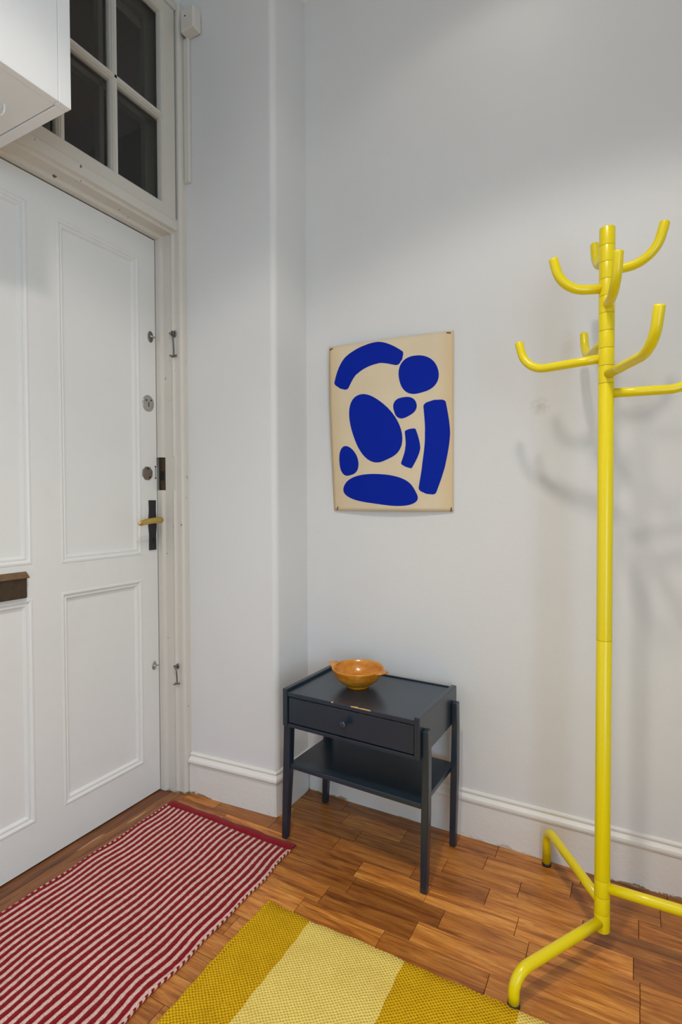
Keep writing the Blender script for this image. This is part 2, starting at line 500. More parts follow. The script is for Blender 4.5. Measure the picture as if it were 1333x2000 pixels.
# door wall: beside and above the doorway
w = MB(); w.box(-1.70, XW, YR - 0.15, 0.535, 0, CEIL)
w.box(-1.70, XW, 0.535, 1.60, 2.945, CEIL + 0.02)
tag(w.build('wall_left', m_wall), kind='structure')
# right wall with a tall window opening, rear wall
w = MB()
w.box(XR, XR + 0.15, YR - 0.15, WY0, 0, CEIL); w.box(XR, XR + 0.15, WY1, YB + 0.15, 0, CEIL)
w.box(XR, XR + 0.15, WY0, WY1, 0, WZ0); w.box(XR, XR + 0.15, WY0, WY1, WZ1, CEIL)
tag(w.build('wall_right', m_wall), kind='structure')
w = MB(); w.box(XW - 0.2, XR + 0.15, YR - 0.15, YR, 0, CEIL)
tag(w.build('wall_rear', m_wall), kind='structure')
w = MB(); w.box(XW - 0.2, XR + 0.15, YR - 0.15, YB + 0.15, CEIL, CEIL + 0.1)
tag(w.build('ceiling', m_ceil), kind='structure')
# dark stairwell behind the door and its fanlight
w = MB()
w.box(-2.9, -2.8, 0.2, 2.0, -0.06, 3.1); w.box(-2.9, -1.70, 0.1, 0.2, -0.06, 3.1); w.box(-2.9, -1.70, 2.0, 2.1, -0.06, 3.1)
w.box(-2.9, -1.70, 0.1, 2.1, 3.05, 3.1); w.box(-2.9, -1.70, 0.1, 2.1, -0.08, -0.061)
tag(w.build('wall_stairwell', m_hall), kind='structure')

# ---- skirting boards: (distance from wall, height)
SK = [(0.0, 0.158), (0.004, 0.157), (0.0065, 0.152), (0.0055, 0.147), (0.0045, 0.144), (0.0075, 0.140), (0.0125, 0.134), (0.0135, 0.127), (0.0120, 0.121), (0.0095, 0.118), (0.0085, 0.116), (0.0085, 0.0)]
def skirt(name, path):
    """path: list of ((x, y), (nx, ny)) stations with outward offset direction"""
    mb = MB()
    for (p, n) in path[:-1]: pass
    rows = [[(p[0] + n[0]*d, p[1] + n[1]*d, h) for d, h in SK] for p, n in path]
    mb.grid(rows, 0, False)
    for rw, rev in ((rows[0], 0), (rows[-1], 1)):
        b = len(mb.v)
        for q in rw: mb.v.append(q)
        p, n = path[0] if not rev else path[-1]
        mb.v.append((p[0], p[1], 0))
        mb.face([b + i for i in range(len(rw) + 1)])
    return tag(mb.build(name, m_skirt), kind='structure')
skirt('baseboard_back', [((XP + 0.012, YB), (0, -1)), ((XR, YB), (0, -1))])
skirt('baseboard_corner', [((-1.483, PFL + 0.0005), (0, -1.6)), ((XP - 0.016, PFR), (0.0, -1.6)), ((XP - 0.004, PFR + 0.002), (1.0, -1.5)), ((XP, PFR + 0.014), (1.0, 0.0)), ((XP, YB), (1.0, 0))])
skirt('baseboard_right', [((XR, YB), (-1, 0)), ((XR, WY1), (-1, 0))])
skirt('baseboard_left', [((XW, YR), (1, 0)), ((XW, 0.50), (1, 0))])

# ================================================================== DOOR FRAME
YJ, YL, ZH = 1.478, 0.588, 2.105      # opening: right edge, left edge, head
trim = empty('trim_1', (XD, 1.03, 0), kind='structure')
tl = Vector((XD, 1.03, 0))
def local(mb, o):
    mb.v = [(x - o[0], y - o[1], z - o[2]) for x, y, z in mb.v]; return mb
prof = [(0.055, -1.695), (0.004, -1.695), (0.004, -1.6095), (0.0, -1.6045), (0.0, -1.584), (0.0015, -1.580), (0.005, -1.578), (0.009, -1.576), (0.0105, -1.572),
        (0.0105, -1.536), (0.0085, -1.533), (0.0070, -1.529), (0.0075, -1.525), (0.0105, -1.5215), (0.0135, -1.520), (0.0145, -1.5165), (0.0145, -1.502), (0.055, -1.502)]
# keeper recess is cut out of the right jamb by building it in three lengths
def frame_piece(name, sta):
    mb = MB()
    rows = [[(X, yf(o_), zf(o_)) for o_, X in prof] for yf, zf in sta]
    mb.grid(rows, 0, False)
    for rw in (rows[0], rows[-1]):
        b = len(mb.v)
        for q in rw: mb.v.append(q)
        mb.face([b + i for i in range(len(rw))])
    return local(mb, tl).build(name, m_frame, trim)
KZ0, KZ1 = 1.158, 1.283
rj = lambda o_: YJ + o_
lj = lambda o_: YL - o_
frame_piece('jamb', [(rj, lambda o_: 0.0), (rj, lambda o_: KZ0)])
frame_piece('jamb', [(rj, lambda o_: KZ1), (rj, lambda o_: ZH + o_)])
frame_piece('jamb', [(lj, lambda o_: 0.0), (lj, lambda o_: ZH + o_)])
frame_piece('head', [(lj, lambda o_: ZH + o_), (rj, lambda o_: ZH + o_)])
mb = MB()   # jamb behind the keeper, stop cut away
mb.ext([(x, YJ + o_) for o_, x in ([(0.055, -1.695), (0.026, -1.695), (0.026, -1.566)] + [(max(o_, 0.0105), x) for o_, x in prof[8:]])], 'z', KZ0, KZ1)
local(mb, tl).build('jamb', m_frame, trim)
mb = MB(); mb.box(-1.606, -1.5735, YJ + 0.0100, YJ + 0.025, KZ0 + 0.0005, KZ1 - 0.0005)
kp = local(mb, tl).build('keeper_plate', m_bronze, trim, bevel=0.001); kp['label'] = 'tarnished lock keeper plate let into the jamb'
mb = MB(); mb.box(-1.600, -1.579, YJ + 0.0092, YJ + 0.0105, KZ0 + 0.038, KZ0 + 0.073)
k2 = local(mb, tl); k2.build('bolt_hole', m_hole, trim)
# outer post of the frame, full height, rounded towards the room
mb = MB()
rr2 = 0.011
po_ = [(-1.60, 1.56), (-1.60, 1.4935), (-1.503, 1.4935), (-1.5015, 1.4905), (-1.4995, 1.4905)]
po_ += [(-1.485 - rr2 + rr2*math.sin(t), 1.4905 + rr2 - rr2*math.cos(t)) for t in [PI/2*k/5 for k in range(6)]] + [(-1.485, 1.56)]
mb.ext(po_, 'z', 0.0, 2.947)
local(mb, tl).build('outer_post', m_frame, trim)
mb = MB(); mb.box(-1.60, -1.480, 0.535, 0.574, 0, 2.947)
local(mb, tl).build('outer_post', m_frame, trim, bevel=0.008)
# cover moulding above the fanlight, under the ceiling
mb = MB(); mb.box(-1.60, -1.492, 0.574, 1.4935, 2.918, 2.949)
local(mb, tl).build('cover_moulding', m_frame, trim, bevel=0.008, seg=3)
# cabin-hook latches hanging on the jamb
def hook_latch(z, s, rust):
    g = []
    y0 = YJ + 0.0105; x = -1.519
    mb = MB(); n = 16
    mb.lathe([(0, 0.003), (0.006*s, 0.003), (0.0075*s, 0.0), (0, 0.0)], 16)
    mb.v = [(x + a, y0 - c, z + b * 1.5) for a, b, c in mb.v]
    e = MB(); e.v, e.f, e.m, e.sm = mb.v, mb.f, mb.m, mb.sm
    e.tube([(x, y0, z), (x, y0 - 0.010, z + 0.002)], 0.003*s, 10)
    e.tube([(x + 0.0065*s*math.cos(a), y0 - 0.011, z - 0.001 + 0.0065*s*math.sin(a)) for a in [2*PI*k/14 for k in range(15)]], 0.002*s, 8)
    e.tube([(x - 0.012*s, y0 - 0.010, z + 0.001), (x + 0.004, y0 - 0.010, z + 0.001)], 0.0022*s, 8)
    h = MB()
    h.tube([(x + 0.002, y0 - 0.012, z - 0.004), (x + 0.003, y0 - 0.009, z - 0.02*s), (x + 0.003, y0 - 0.007, z - 0.050*s), (x + 0.003, y0 - 0.007, z - 0.062*s), (x + 0.0015, y0 - 0.010, z - 0.069*s), (x - 0.004, y0 - 0.014, z - 0.071*s), (x - 0.008, y0 - 0.016, z - 0.068*s)], 0.0026*s, 10)
    h.tube([(x + 0.012, y0 - 0.003, z - 0.068*s), (x - 0.010, y0 - 0.003, z - 0.070*s)], 0.003*s, 8, m=1)
    a = local(e, tl).build('latch_eye', m_darksteel, trim); a['label'] = 'small steel eye plate holding a cabin hook'
    b = local(h, Vector(tl) * 1.0).build('cabin_hook', [m_darksteel, m_rust if rust else m_darksteel], a); b['label'] = 'steel cabin hook hanging against the door frame'
hook_latch(1.742, 1.2, True)
hook_latch(0.490, 0.95, False)

# ================================================================== FANLIGHT
SX = -1.501   # face of the sash
win = empty('window_1', (SX, 1.03, 2.15), kind='structure')
wl = Vector((SX, 1.03, 2.15))
GY = [0.642, 0.842, 1.0365, 1.2275, 1.4235]   # centres of the bars / inner edges
GZ0, GZ1, GZM = 2.196, 2.872, 2.507
def rect_frame(mb, y0, y1, z0, z1, pr, m=0):
    """mitred frame in the door-wall plane; pr = list of (inset, x)"""
    rows = []
    for d, X in pr:
        rows.append([(X, y0 + d, z0 + d), (X, y1 - d, z0 + d), (X, y1 - d, z1 - d), (X, y0 + d, z1 - d)])
    mb.grid(rows, m, False, close_v=True)
S0, S1, T0, T1 = 0.580, 1.4895, 2.1525, 2.915
mb = MB()
# stiles and rails of the sash with an ovolo and a glazing reveal
mb.box(SX - 0.04, SX, S0, GY[0] - 0.012, T0, T1); mb.box(SX - 0.04, SX, GY[4] + 0.012, S1 - 0.006, T0, T1)
mb.box(SX - 0.04, SX, GY[0] - 0.012, GY[4] + 0.012, T0, GZ0 - 0.006); mb.box(SX - 0.04, SX, GY[0] - 0.012, GY[4] + 0.012, GZ1 + 0.012, T1)
rect_frame(mb, GY[0] - 0.012, GY[4] + 0.012, GZ0 - 0.006, GZ1 + 0.012, [(0, SX), (0.003, SX - 0.001), (0.005, SX - 0.005), (0.0065, SX - 0.005), (0.009, SX - 0.008), (0.0105, SX - 0.014), (0.0115, SX - 0.030), (0.0, SX - 0.030)])
local(mb, wl).build('sash_frame', m_sash, win)
# rail between door head and sash
mb = MB(); mb.box(-1.60, SX - 0.0005, 0.575, 1.4935, ZH + 0.0150, T0 - 0.0035)
local(mb, wl).build('transom_rail', m_frame, win, bevel=0.002)
def bar_prof(c):   # (cross position, x) of a moulded glazing bar
    hw = 0.0125
    pts = [(-hw, SX - 0.034), (-hw, SX - 0.016), (-0.0095, SX - 0.0095), (-0.0085, SX - 0.006), (-0.006, SX - 0.0055), (-0.0045, SX - 0.002), (0.0045, SX - 0.002), (0.006, SX - 0.0055), (0.0085, SX - 0.006), (0.0095, SX - 0.0095), (hw, SX - 0.016), (hw, SX - 0.034)]
    return [(c + p, x) for p, x in pts]
for c in GY[1:4]:
    mb = MB(); mb.ext([(x, y) for y, x in bar_prof(c)], 'z', GZ0 - 0.004, GZ1 + 0.008)
    local(mb, wl).build('glazing_bar', m_sash, win)
mb = MB()
mb.ext([(x, z) for z, x in bar_prof(GZM)], 'y', GY[0] - 0.004, GY[4] + 0.004)
local(mb, wl).build('glazing_bar', m_sash, win)
for i in range(4):
    for (z0, z1) in ((GZ0, GZM), (GZM, GZ1)):
        mb = MB(); mb.box(SX - 0.0295, SX - 0.0265, GY[i] - 0.004, GY[i+1] + 0.004, z0 - 0.004, z1 + 0.004)
        local(mb, wl).build('pane', m_glass, win)
# second set of bars on the stairwell side
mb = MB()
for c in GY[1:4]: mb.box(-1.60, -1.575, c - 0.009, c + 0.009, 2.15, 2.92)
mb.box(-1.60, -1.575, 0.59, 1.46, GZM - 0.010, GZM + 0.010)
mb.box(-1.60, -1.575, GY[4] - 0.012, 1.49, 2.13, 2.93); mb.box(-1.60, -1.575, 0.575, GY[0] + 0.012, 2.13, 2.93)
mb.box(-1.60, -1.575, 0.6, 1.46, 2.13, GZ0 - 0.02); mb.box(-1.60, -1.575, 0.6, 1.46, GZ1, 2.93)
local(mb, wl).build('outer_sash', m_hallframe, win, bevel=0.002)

# ================================================================== DOOR
door = empty('door_1', (XD, 1.03, 0.0), kind='structure')
DY0, DY1, DZ0, DZ1 = YL + 0.002, YJ - 0.0025, 0.004, ZH - 0.0035
PAN = [(1.081, 1.397, 0.139, 0.823), (1.083, 1.397, 0.922, 2.008), (0.668, 0.982, 0.138, 0.820), (0.668, 0.982, 0.930, 2.014)]
mb = MB()
TH = 0.042
yc = [DY0, 0.668, 0.982, 1.082, 1.397, DY1]
mb.box(XD - TH, XD, DY0, 0.668, DZ0, DZ1); mb.box(XD - TH, XD, 0.982, 1.082, DZ0, DZ1); mb.box(XD - TH, XD, 1.397, DY1, DZ0, DZ1)
for (a, b, pl_, pu) in ((0.668, 0.982, PAN[2], PAN[3]), (1.082, 1.397, PAN[0], PAN[1])):
    mb.box(XD - TH, XD, a, b, DZ0, pl_[2]); mb.box(XD - TH, XD, a, b, pl_[3], pu[2]); mb.box(XD - TH, XD, a, b, pu[3], DZ1)
local(mb, tl).build('stiles_and_rails', m_door, door)
for (a, b, c, d) in PAN:
    mb = MB(); mb.box(XD - 0.026, XD - 0.012, a - 0.002, b + 0.002, c - 0.002, d + 0.002)
    p = local(mb, tl).build('panel', m_door, door)
    mb = MB()
    rect_frame(mb, a - 0.003, b + 0.003, c - 0.003, d + 0.003, [(0, XD - 0.006), (0, XD + 0.0008), (0.002, XD + 0.0016), (0.007, XD + 0.0020), (0.0105, XD - 0.0002), (0.0125, XD - 0.0045), (0.0145, XD - 0.0045), (0.017, XD - 0.003), (0.0205, XD - 0.0035), (0.0235, XD - 0.0085), (0.026, XD - 0.012), (0.010, XD - 0.015)])
    local(mb, tl).build('panel_moulding', m_door, p)
def on_door(mb):   # local (u=y, v=z, w=out of the door) -> world
    mb.v = [(XD + w_, u, v) for u, v, w_ in mb.v]; return mb
def disc(c, ru, rv, t, n=28, dome=0.3, sides=None, rot=0):
    mb = MB(); n = sides or n
    prof_ = [(1.0, 0), (1.0, t*0.6), (0.93, t), (0.5, t*(1+dome)), (0.02, t*(1+dome*1.3))]
    rows = [[(c[0] + ru*k*math.cos(2*PI*i/n + rot), c[1] + rv*k*math.sin(2*PI*i/n + rot), z) for i in range(n)] for k, z in prof_]
    mb.grid(rows, 0, sides is None, close_v=True)
    b = len(mb.v); mb.face([b - n + i for i in range(n)])
    return mb
# thumb bolts (upper and lower)
for z, s in ((1.734, 1.0), (0.491, 0.8)):
    e = on_door(disc((1.4515, z), 0.0125*s, 0.021*s, 0.003))
    eo = local(e, tl).build('bolt_rose', m_oldmetal if s == 1 else m_steel, door)
    mb = MB(); mb.tube([(1.4445, z + 0.001, 0.006), (1.4645, z - 0.001, 0.010)], 0.0028*s, 10); mb.tube([(1.4515, z, 0.0), (1.4515, z, 0.009)], 0.004*s, 10)
    local(on_door(mb), tl).build('thumb_turn', m_steel, eo)
# round cylinder lock
e = on_door(disc((1.4365, 1.483), 0.027, 0.0305, 0.004, dome=0.25)); lo = local(e, tl).build('round_lock_cover', m_steel, door)
lo['label'] = 'round grey steel keyhole cover'
mb = MB()
for du, dv in ((-0.011, 0.010), (0.011, 0.012)): mb.tube([(1.4365 + du, 1.483 + dv, 0.004), (1.4365 + du, 1.483 + dv, 0.0055)], 0.0032, 10)
mb.box(1.435, 1.438, 1.470, 1.487, 0.004, 0.0057)
local(on_door(mb), tl).build('keyhole', m_hole, lo)
# old octagonal rose
e = on_door(disc((1.4300, 1.221), 0.025, 0.0265, 0.004, dome=0.1, sides=8, rot=0.3)); lo = local(e, tl).build('octagonal_lock_rose', m_oldmetal, door)
mb = MB()
for du, dv in ((0.0, 0.017), (0.008, -0.015)): mb.tube([(1.430 + du, 1.221 + dv, 0.003), (1.430 + du, 1.221 + dv, 0.0052)], 0.0036, 10)
local(on_door(mb), tl).build('screw_hole', m_hole, lo)
mb = MB(); mb.box(1.4685, 1.4705, 1.203, 1.250, 0.0, 0.0008); mb.tube([(1.4695, 1.248, 0), (1.4695, 1.248, 0.001)], 0.0032, 8); mb.tube([(1.4695, 1.204, 0), (1.4695, 1.204, 0.001)], 0.0032, 8)
local(on_door(mb), tl).build('lock_slit', m_hole, door)
# handle: black plate with waisted outline, brass lever
mb = MB()
zc = 1.026; outl = []
hw = lambda v: 0.0165 + 0.0028*math.exp(-((v - 0.008)/0.03)**2) - 0.0010*math.exp(-((v - 0.055)/0.02)**2) - 0.001*math.exp(-((v+0.04)/0.02)**2)
vs = [-0.094 + 0.188*k/24 for k in range(25)]
outl = [(1.4505 + hw(v), zc + v) for v in vs] + [(1.4505 - hw(v), zc + v) for v in reversed(vs)]
b0 = len(mb.v); n = len(outl)
for wv, ins in ((0, 1), (0.0035, 1), (0.005, 0.93)):
    for u, v in outl: mb.v.append((1.4505 + (u - 1.4505)*ins, zc + (v - zc)*(1 - (1-ins)*0.2), wv))
for l in range(2):
    for i in range(n): mb.face((l*n + i, l*n + (i+1) % n, (l+1)*n + (i+1) % n, (l+1)*n + i))
for i in range(24): mb.face((2*n + i, 2*n + i + 1, 2*n + n - 2 - i, 2*n + n - 1 - i))
hp = local(on_door(mb), tl).build('handle_plate', m_black, door); hp['label'] = 'black iron handle plate with keyhole'
mb = MB(); mb.tube([(1.4520, zc - 0.055, 0.0035), (1.4520, zc - 0.055, 0.0056)], 0.0040, 12); mb.box(1.4497, 1.4543, zc - 0.071, zc - 0.055, 0.0035, 0.0056)
local(on_door(mb), tl).build('keyhole', m_hole, hp)
mb = MB()
mb.tube([(1.4535, 1.043, 0.003), (1.4535, 1.043, 0.030), (1.4535, 1.043, 0.046)], [0.0105, 0.009, 0.0085], 18)
# flat rounded lever
rows = []
for k in range(15):
    t = k/14
    u = 1.460 - 0.120*t; v = 1.046 - 0.010*t + 0.004*math.sin(t*PI); wv = 0.051 + 0.004*math.sin(t*PI)
    e_ = max(0.12, math.sqrt(max(0, 1 - (abs(t - 0.5)*2)**7)))
    hv, hwid = 0.0115*e_*(1 - 0.10*t), 0.0062*e_
    rows.append([(u, v + hv*math.cos(a), wv + hwid*math.sin(a)) for a in [2*PI*q/16 for q in range(16)]])
b = mb.grid(rows, 0, True, close_v=True); mb.face([b + q for q in range(16)]); mb.face([b + 14*16 + 15 - q for q in range(16)])
lv = local(on_door(mb), tl).build('lever', m_brass, hp); lv['label'] = 'worn brass lever handle'
# letter flap
mb = MB()
mb.box(0.700, 0.963, 0.829, 0.890, 0.004, 0.012)
fo_ = local(on_door(mb), tl).build('letter_flap', m_bronze, door, bevel=0.004, seg=3); fo_['label'] = 'dark brown metal letter flap cover'
mb = MB()
mb.ext([(0.8935, 0.0), (0.9080, 0.0), (0.9075, 0.003), (0.8925, 0.020), (0.8890, 0.020), (0.8890, 0.016)], 'x', 0.698, 0.9655)
mb.v = [(a, b_, c) for a, b_, c in mb.v]
local(on_door(mb), tl).build('flap_hood', m_rust, fo_, bevel=0.0015)
mb = MB(); mb.box(0.72, 0.962, 0.8905, 0.8925, 0.010, 0.0165)
local(on_door(mb), tl).build('worn_edge', m_whook, fo_)

# ---- tall window in the right wall that lets the daylight in (behind the camera)
o2 = Vector((XR, (WY0 + WY1)/2, WZ0))
w2 = empty('window_2', o2, kind='structure')
mb = MB()
for a, b in ((WY0, WY0 + 0.05), (WY1 - 0.05, WY1)): mb.box(XR + 0.03, XR + 0.08, a, b, WZ0, WZ1)
for a, b in ((WZ0, WZ0 + 0.05), (WZ1 - 0.05, WZ1)): mb.box(XR + 0.03, XR + 0.08, WY0 + 0.05, WY1 - 0.05, a, b)
local(mb, o2).build('window_frame', m_frame, w2, bevel=0.004)

# ================================================================== OVERHEAD CABINET (upper left)
CZ, CXF, CYE = 2.06, -1.199, 0.8505     # underside, front face, far end
CY0 = -0.25; CX0 = XW + 0.0005; CT = CEIL - 0.004
cab = empty('overhead_cabinet', (CX0, CYE, CZ), label='white painted wall cupboard overlapping the window above the door', cat='cabinet')
c0 = Vector((CX0, CYE, CZ))
def cpart(name, boxes, mat, par=cab, bevel=0.0015):
    mb = MB()
    for bx in boxes: mb.box(*bx)
    return local(mb, c0).build(name, mat, par, bevel=bevel)
FT = 0.020
cpart('end_panel', [(CX0, CXF - FT - 0.0005, CYE - 0.026, CYE, CZ + 0.0005, CT)], m_cab)
cpart('end_panel', [(CX0, CXF - FT - 0.0005, CY0, CY0 + 0.026, CZ + 0.0005, CT)], m_cab)
cpart('bottom_panel', [(CX0, CXF - FT - 0.0005, CY0 + 0.0265, CYE - 0.0285, CZ + 0.0015, CZ + 0.022)], m_cab)
cpart('top_panel', [(CX0, CXF - FT - 0.0005, CY0 + 0.0265, CYE - 0.0285, CT - 0.02, CT)], m_cab)
cpart('back_panel', [(CX0, CX0 + 0.008, CY0 + 0.0265, CYE - 0.0285, CZ + 0.0225, CT - 0.0205)], m_cab)
cpart('front_stile', [(CXF - FT, CXF, CYE - 0.032, CYE, CZ, CT)], m_cab)
cpart('door', [(CXF - FT, CXF - 0.0006, 0.285, CYE - 0.0327, CZ, CT)], m_cab)
cpart('door', [(CXF - FT, CXF - 0.0006, CY0, 0.283, CZ, CT)], m_cab)
# white cup hook screwed into the underside
mb = MB()
hx, hy = -1.340, 0.760
pts = [(hx, hy, CZ + 0.004), (hx, hy, CZ - 0.010)] + [(hx + 0.012 - 0.012*math.cos(a) - 0.0, hy, CZ - 0.010 - 0.014*math.sin(a)) for a in [PI*1.15*k/12 for k in range(1, 13)]]
mb.tube(pts, 0.0022, 10, dome=0.0015)
mb.lathe([(0, 0.0), (0.006, 0.0), (0.006, -0.002), (0.003, -0.003), (0.0, -0.003)], 16, (hx, hy, CZ + 0.0012))
ch = local(mb, c0).build('cup_hook', m_whook, cab); ch['label'] = 'small white cup hook'

# ================================================================== JUNCTION BOX AND CONDUIT on the pier
yb = 1.5215
jb = empty('junction_box', (-1.468, yb, 2.86), label='cream painted junction box with conduit running down beside door frame', cat='junction box')
j0 = Vector((-1.468, yb, 2.86))
mb = MB(); mb.box(-1.4690, -1.4050, yb - 0.039, yb + 0.003, 2.822, 2.902)
bo = local(mb, j0).build('box', m_plastic, jb, bevel=0.006, seg=3)
mb = MB(); mb.tube([(-1.444, yb - 0.0385, 2.872), (-1.444, yb - 0.040, 2.872)], 0.0028, 10)
local(mb, j0).build('screw', m_hole, bo)
mb = MB(); mb.ext([(-1.4835, yb - 0.0005), (-1.4835, yb - 0.009), (-1.4815, yb - 0.011), (-1.4605, yb - 0.011), (-1.4585, yb - 0.009), (-1.4585, yb - 0.0005)], 'z', 2.30, 2.8215)
local(mb, j0).build('conduit', m_plastic, jb)

# ================================================================== POSTER (abstract stand-in print)
PXL, PXR, PZ0, PZ1 = -0.983, -0.529, 1.079, 1.677
def psurf(u, v, off=0.0):
    """u to the right, v upwards, both 0..1; the paper bows away from the wall"""
    bow = 0.020*math.sin(PI*u)*(0.55 + 0.45*math.sin(PI*v)) + 0.030*(1-u)**1.5*(v**0.9) + 0.004 + 0.010*math.sin(PI*v)*(1-u)
    x = PXL + (PXR - PXL)*u + 0.002*math.sin(5*v) * (1-u)
    z = PZ0 + (PZ1 - PZ0)*v
    return Vector((x, YB - bow - off, z))
pp = MB()
NU, NV = 36, 44
front = [[psurf(i/NU, j/NV, 0.0006) for j in range(NV+1)] for i in range(NU+1)]
back = [[psurf(i/NU, j/NV, -0.0006) for j in range(NV+1)] for i in range(NU+1)]
pp.grid(front); pp.grid(back)
for a, b in ((0, None), (NU, None)):
    pp.grid([front[a], back[a]])
pp.grid([[r_[0] for r_ in front], [r_[0] for r_ in back]]); pp.grid([[r_[-1] for r_ in front], [r_[-1] for r_ in back]])
pr0 = Vector((-0.756, YB - 0.004, PZ0))
poster = empty('poster', pr0, label='cream paper poster with ultramarine blue abstract shapes pinned above the side table', cat='poster')
sheet = local(pp, pr0).build('paper_sheet', m_paper, poster)
uvl = sheet.data.uv_layers.new(name='UVMap')
for lp in sheet.data.loops:
    co = sheet.data.vertices[lp.vertex_index].co + pr0
    uvl.data[lp.index].uv = ((co.x - PXL)/(PXR - PXL), (co.z - PZ0)/(PZ1 - PZ0))
AS = (PZ1 - PZ0)/(PXR - PXL)
def blob(c, a, b, rot, sq=2.0, wob=(0, 0, 0)):
    """closed rounded shape as a polar patch on the sheet; lengths in sheet widths"""
    mb = MB(); n = 56
    rows = []
    for k in range(7):
        q = k/6; row = []
        for i in range(n):
            t = 2*PI*i/n
            ct, st = math.cos(t), math.sin(t)
            rr = (abs(ct)**sq + abs(st)**sq)**(-1/sq) * (1 + wob[0]*math.cos(2*t + wob[2]) + wob[1]*math.cos(3*t + wob[2]))
            du, dv = a*rr*ct*q, b*rr*st*q
            u = c[0] + du*math.cos(rot) - dv*math.sin(rot)
            v = c[1] + (du*math.sin(rot) + dv*math.cos(rot))/AS
            row.append(psurf(u, v, 0.0011))
        rows.append(row)
    mb.grid(rows, 0, True, close_v=True)
    return local(mb, pr0).build('printed_shape', m_blue, sheet)
def ribbon(pts, wds, n=48):
    """tapering band along a smooth path"""
    mb = MB(); rows = []
    P = [Vector((p[0], p[1]*AS)) for p in pts]
    def cr_(i, t):
        p0, p1, p2, p3 = (P[max(i-1, 0)], P[i], P[i+1], P[min(i+2, len(P)-1)])
        return 0.5*((2*p1) + (p2-p0)*t + (2*p0-5*p1+4*p2-p3)*t*t + (3*p1-p0-3*p2+p3)*t**3)
    S = []
    for k in range(n+1):
        f = k/n*(len(P)-1); i = min(int(f), len(P)-2); t = f - i
        S.append((cr_(i, t), wds[i]*(1-t) + wds[i+1]*t))
    for k, (p, wd) in enumerate(S):
        tg = (S[min(k+1, n)][0] - S[max(k-1, 0)][0]).normalized(); nn = Vector((-tg.y, tg.x))
        e = k/n; wd = wd*min(1, math.sqrt(max(0.0, 1-(1-min(1, e*14))**2)) + 0.02, math.sqrt(max(0.0, 1-(1-min(1, (1-e)*14))**2)) + 0.02)
        rows.append([psurf((p + nn*wd*s_).x, (p + nn*wd*s_).y/AS, 0.0011) for s_ in (-1, -0.5, 0, 0.5, 1)])
    mb.grid(rows, 0, True)
    return local(mb, pr0).build('printed_shape', m_blue, sheet)
ribbon([(0.10, 0.74), (0.20, 0.87), (0.42, 0.925), (0.62, 0.87)], [0.065, 0.09, 0.085, 0.05])
blob((0.74, 0.775), 0.140, 0.150, 0.2, 2.3, (0.06, 0.03, 0.6))
ribbon([(0.86, 0.625), (0.885, 0.44), (0.855, 0.26), (0.80, 0.10)], [0.080, 0.092, 0.085, 0.065])
blob((0.39, 0.485), 0.185, 0.285, 0.42, 2.2, (0.05, 0.06, 1.2))
blob((0.64, 0.595), 0.085, 0.080, 0.3, 2.4, (0.05, 0.05, 0.2))
blob((0.42, 0.125), 0.315, 0.115, -0.08, 2.5, (0.03, 0.06, 2.0))
blob((0.155, 0.300), 0.085, 0.120, 0.1, 2.2, (0.04, 0.06, 0.8))
ribbon([(0.680, 0.47), (0.700, 0.36), (0.645, 0.255)], [0.040, 0.058, 0.045])
for (u, v, ang) in ((0.02, 0.985, 0.3), (0.965, 0.99, -0.2), (0.035, 0.015, 1.2), (0.985, 0.012, 1.5)):
    p = psurf(u, v, 0.0016); mb = MB()
    mb.tube([(p.x - 0.007*math.cos(ang), p.y, p.z - 0.007*math.sin(ang)), (p.x + 0.007*math.cos(ang), p.y, p.z + 0.007*math.sin(ang))], 0.0016, 8)
    local(mb, pr0).build('pin', m_black, poster)

# ================================================================== SIDE TABLE
ROTT = math.radians(-2.4)
tb = empty('side_table', (-0.7595, 1.4215, 0.0), ROTT, label='dark charcoal painted side table with drawer and lower shelf', cat='side table')
W, DP = 0.2385, 0.312
ZT = 0.5
def tpart(name, par=tb, bevel=0.0018, mat=None, **b):
    mb = MB()
    for bx in b['boxes']: mb.box(*bx)
    return mb.build(name, mat or m_table, par, bevel=bevel)
for s in (-1, 1):
    x0, x1 = sorted((s*W, s*(W - 0.0175)))
    mb = MB()
    mb.ext([(0.0, 0.388), (DP - 0.004, 0.396), (DP, 0.40), (DP, 0.5095), (0.0, 0.5095)], 'x', x0, x1)
    mb.build('side_panel', m_table, tb, bevel=0.0025)
xi = W - 0.018
tp = tpart('table_top', boxes=[(-xi, xi, 0.002, DP - 0.006, ZT - 0.014, ZT)])
rc = random.Random(4)
for (cx, cw, chh) in ((0.030, 0.0145, 0.0016), (0.064, 0.019, 0.0010), (-0.050, 0.004, 0.0012)):
    mb = MB(); rows = []
    for k in range(13):
        t = k/12; wv = chh*(math.sin(PI*t)**0.7)*(0.6 + 0.8*rc.random())
        xx = cx + cw*(2*t - 1)
        rows.append([(xx, 0.0017 - 0.0, ZT - 0.0022), (xx, 0.0018 + wv*0.4, ZT - 0.0002 + 0.0003), (xx, 0.0024 + wv*2.6, ZT + 0.0003)])
    mb.grid(rows, 0, False)
    ck = mb.build('worn_edge', m_chip, tp); ck['label'] = 'bare wood showing where the paint has chipped'
mb = MB()
mb.lathe([(0, 0.0004), (0.0022, 0.0004), (0.0022, 0.0)], 10, (-0.185, 0.020, ZT))
mb.build('nail_head', m_hole, tp)
tpart('back_rail', boxes=[(-xi, xi, DP - 0.0055, DP, 0.40, ZT + 0.004)])
tpart('drawer_rail', boxes=[(-xi, xi, 0.003, 0.025, 0.386, 0.3975)])
tpart('body_bottom', boxes=[(-xi, xi, 0.026, DP - 0.007, 0.392, 0.398)])
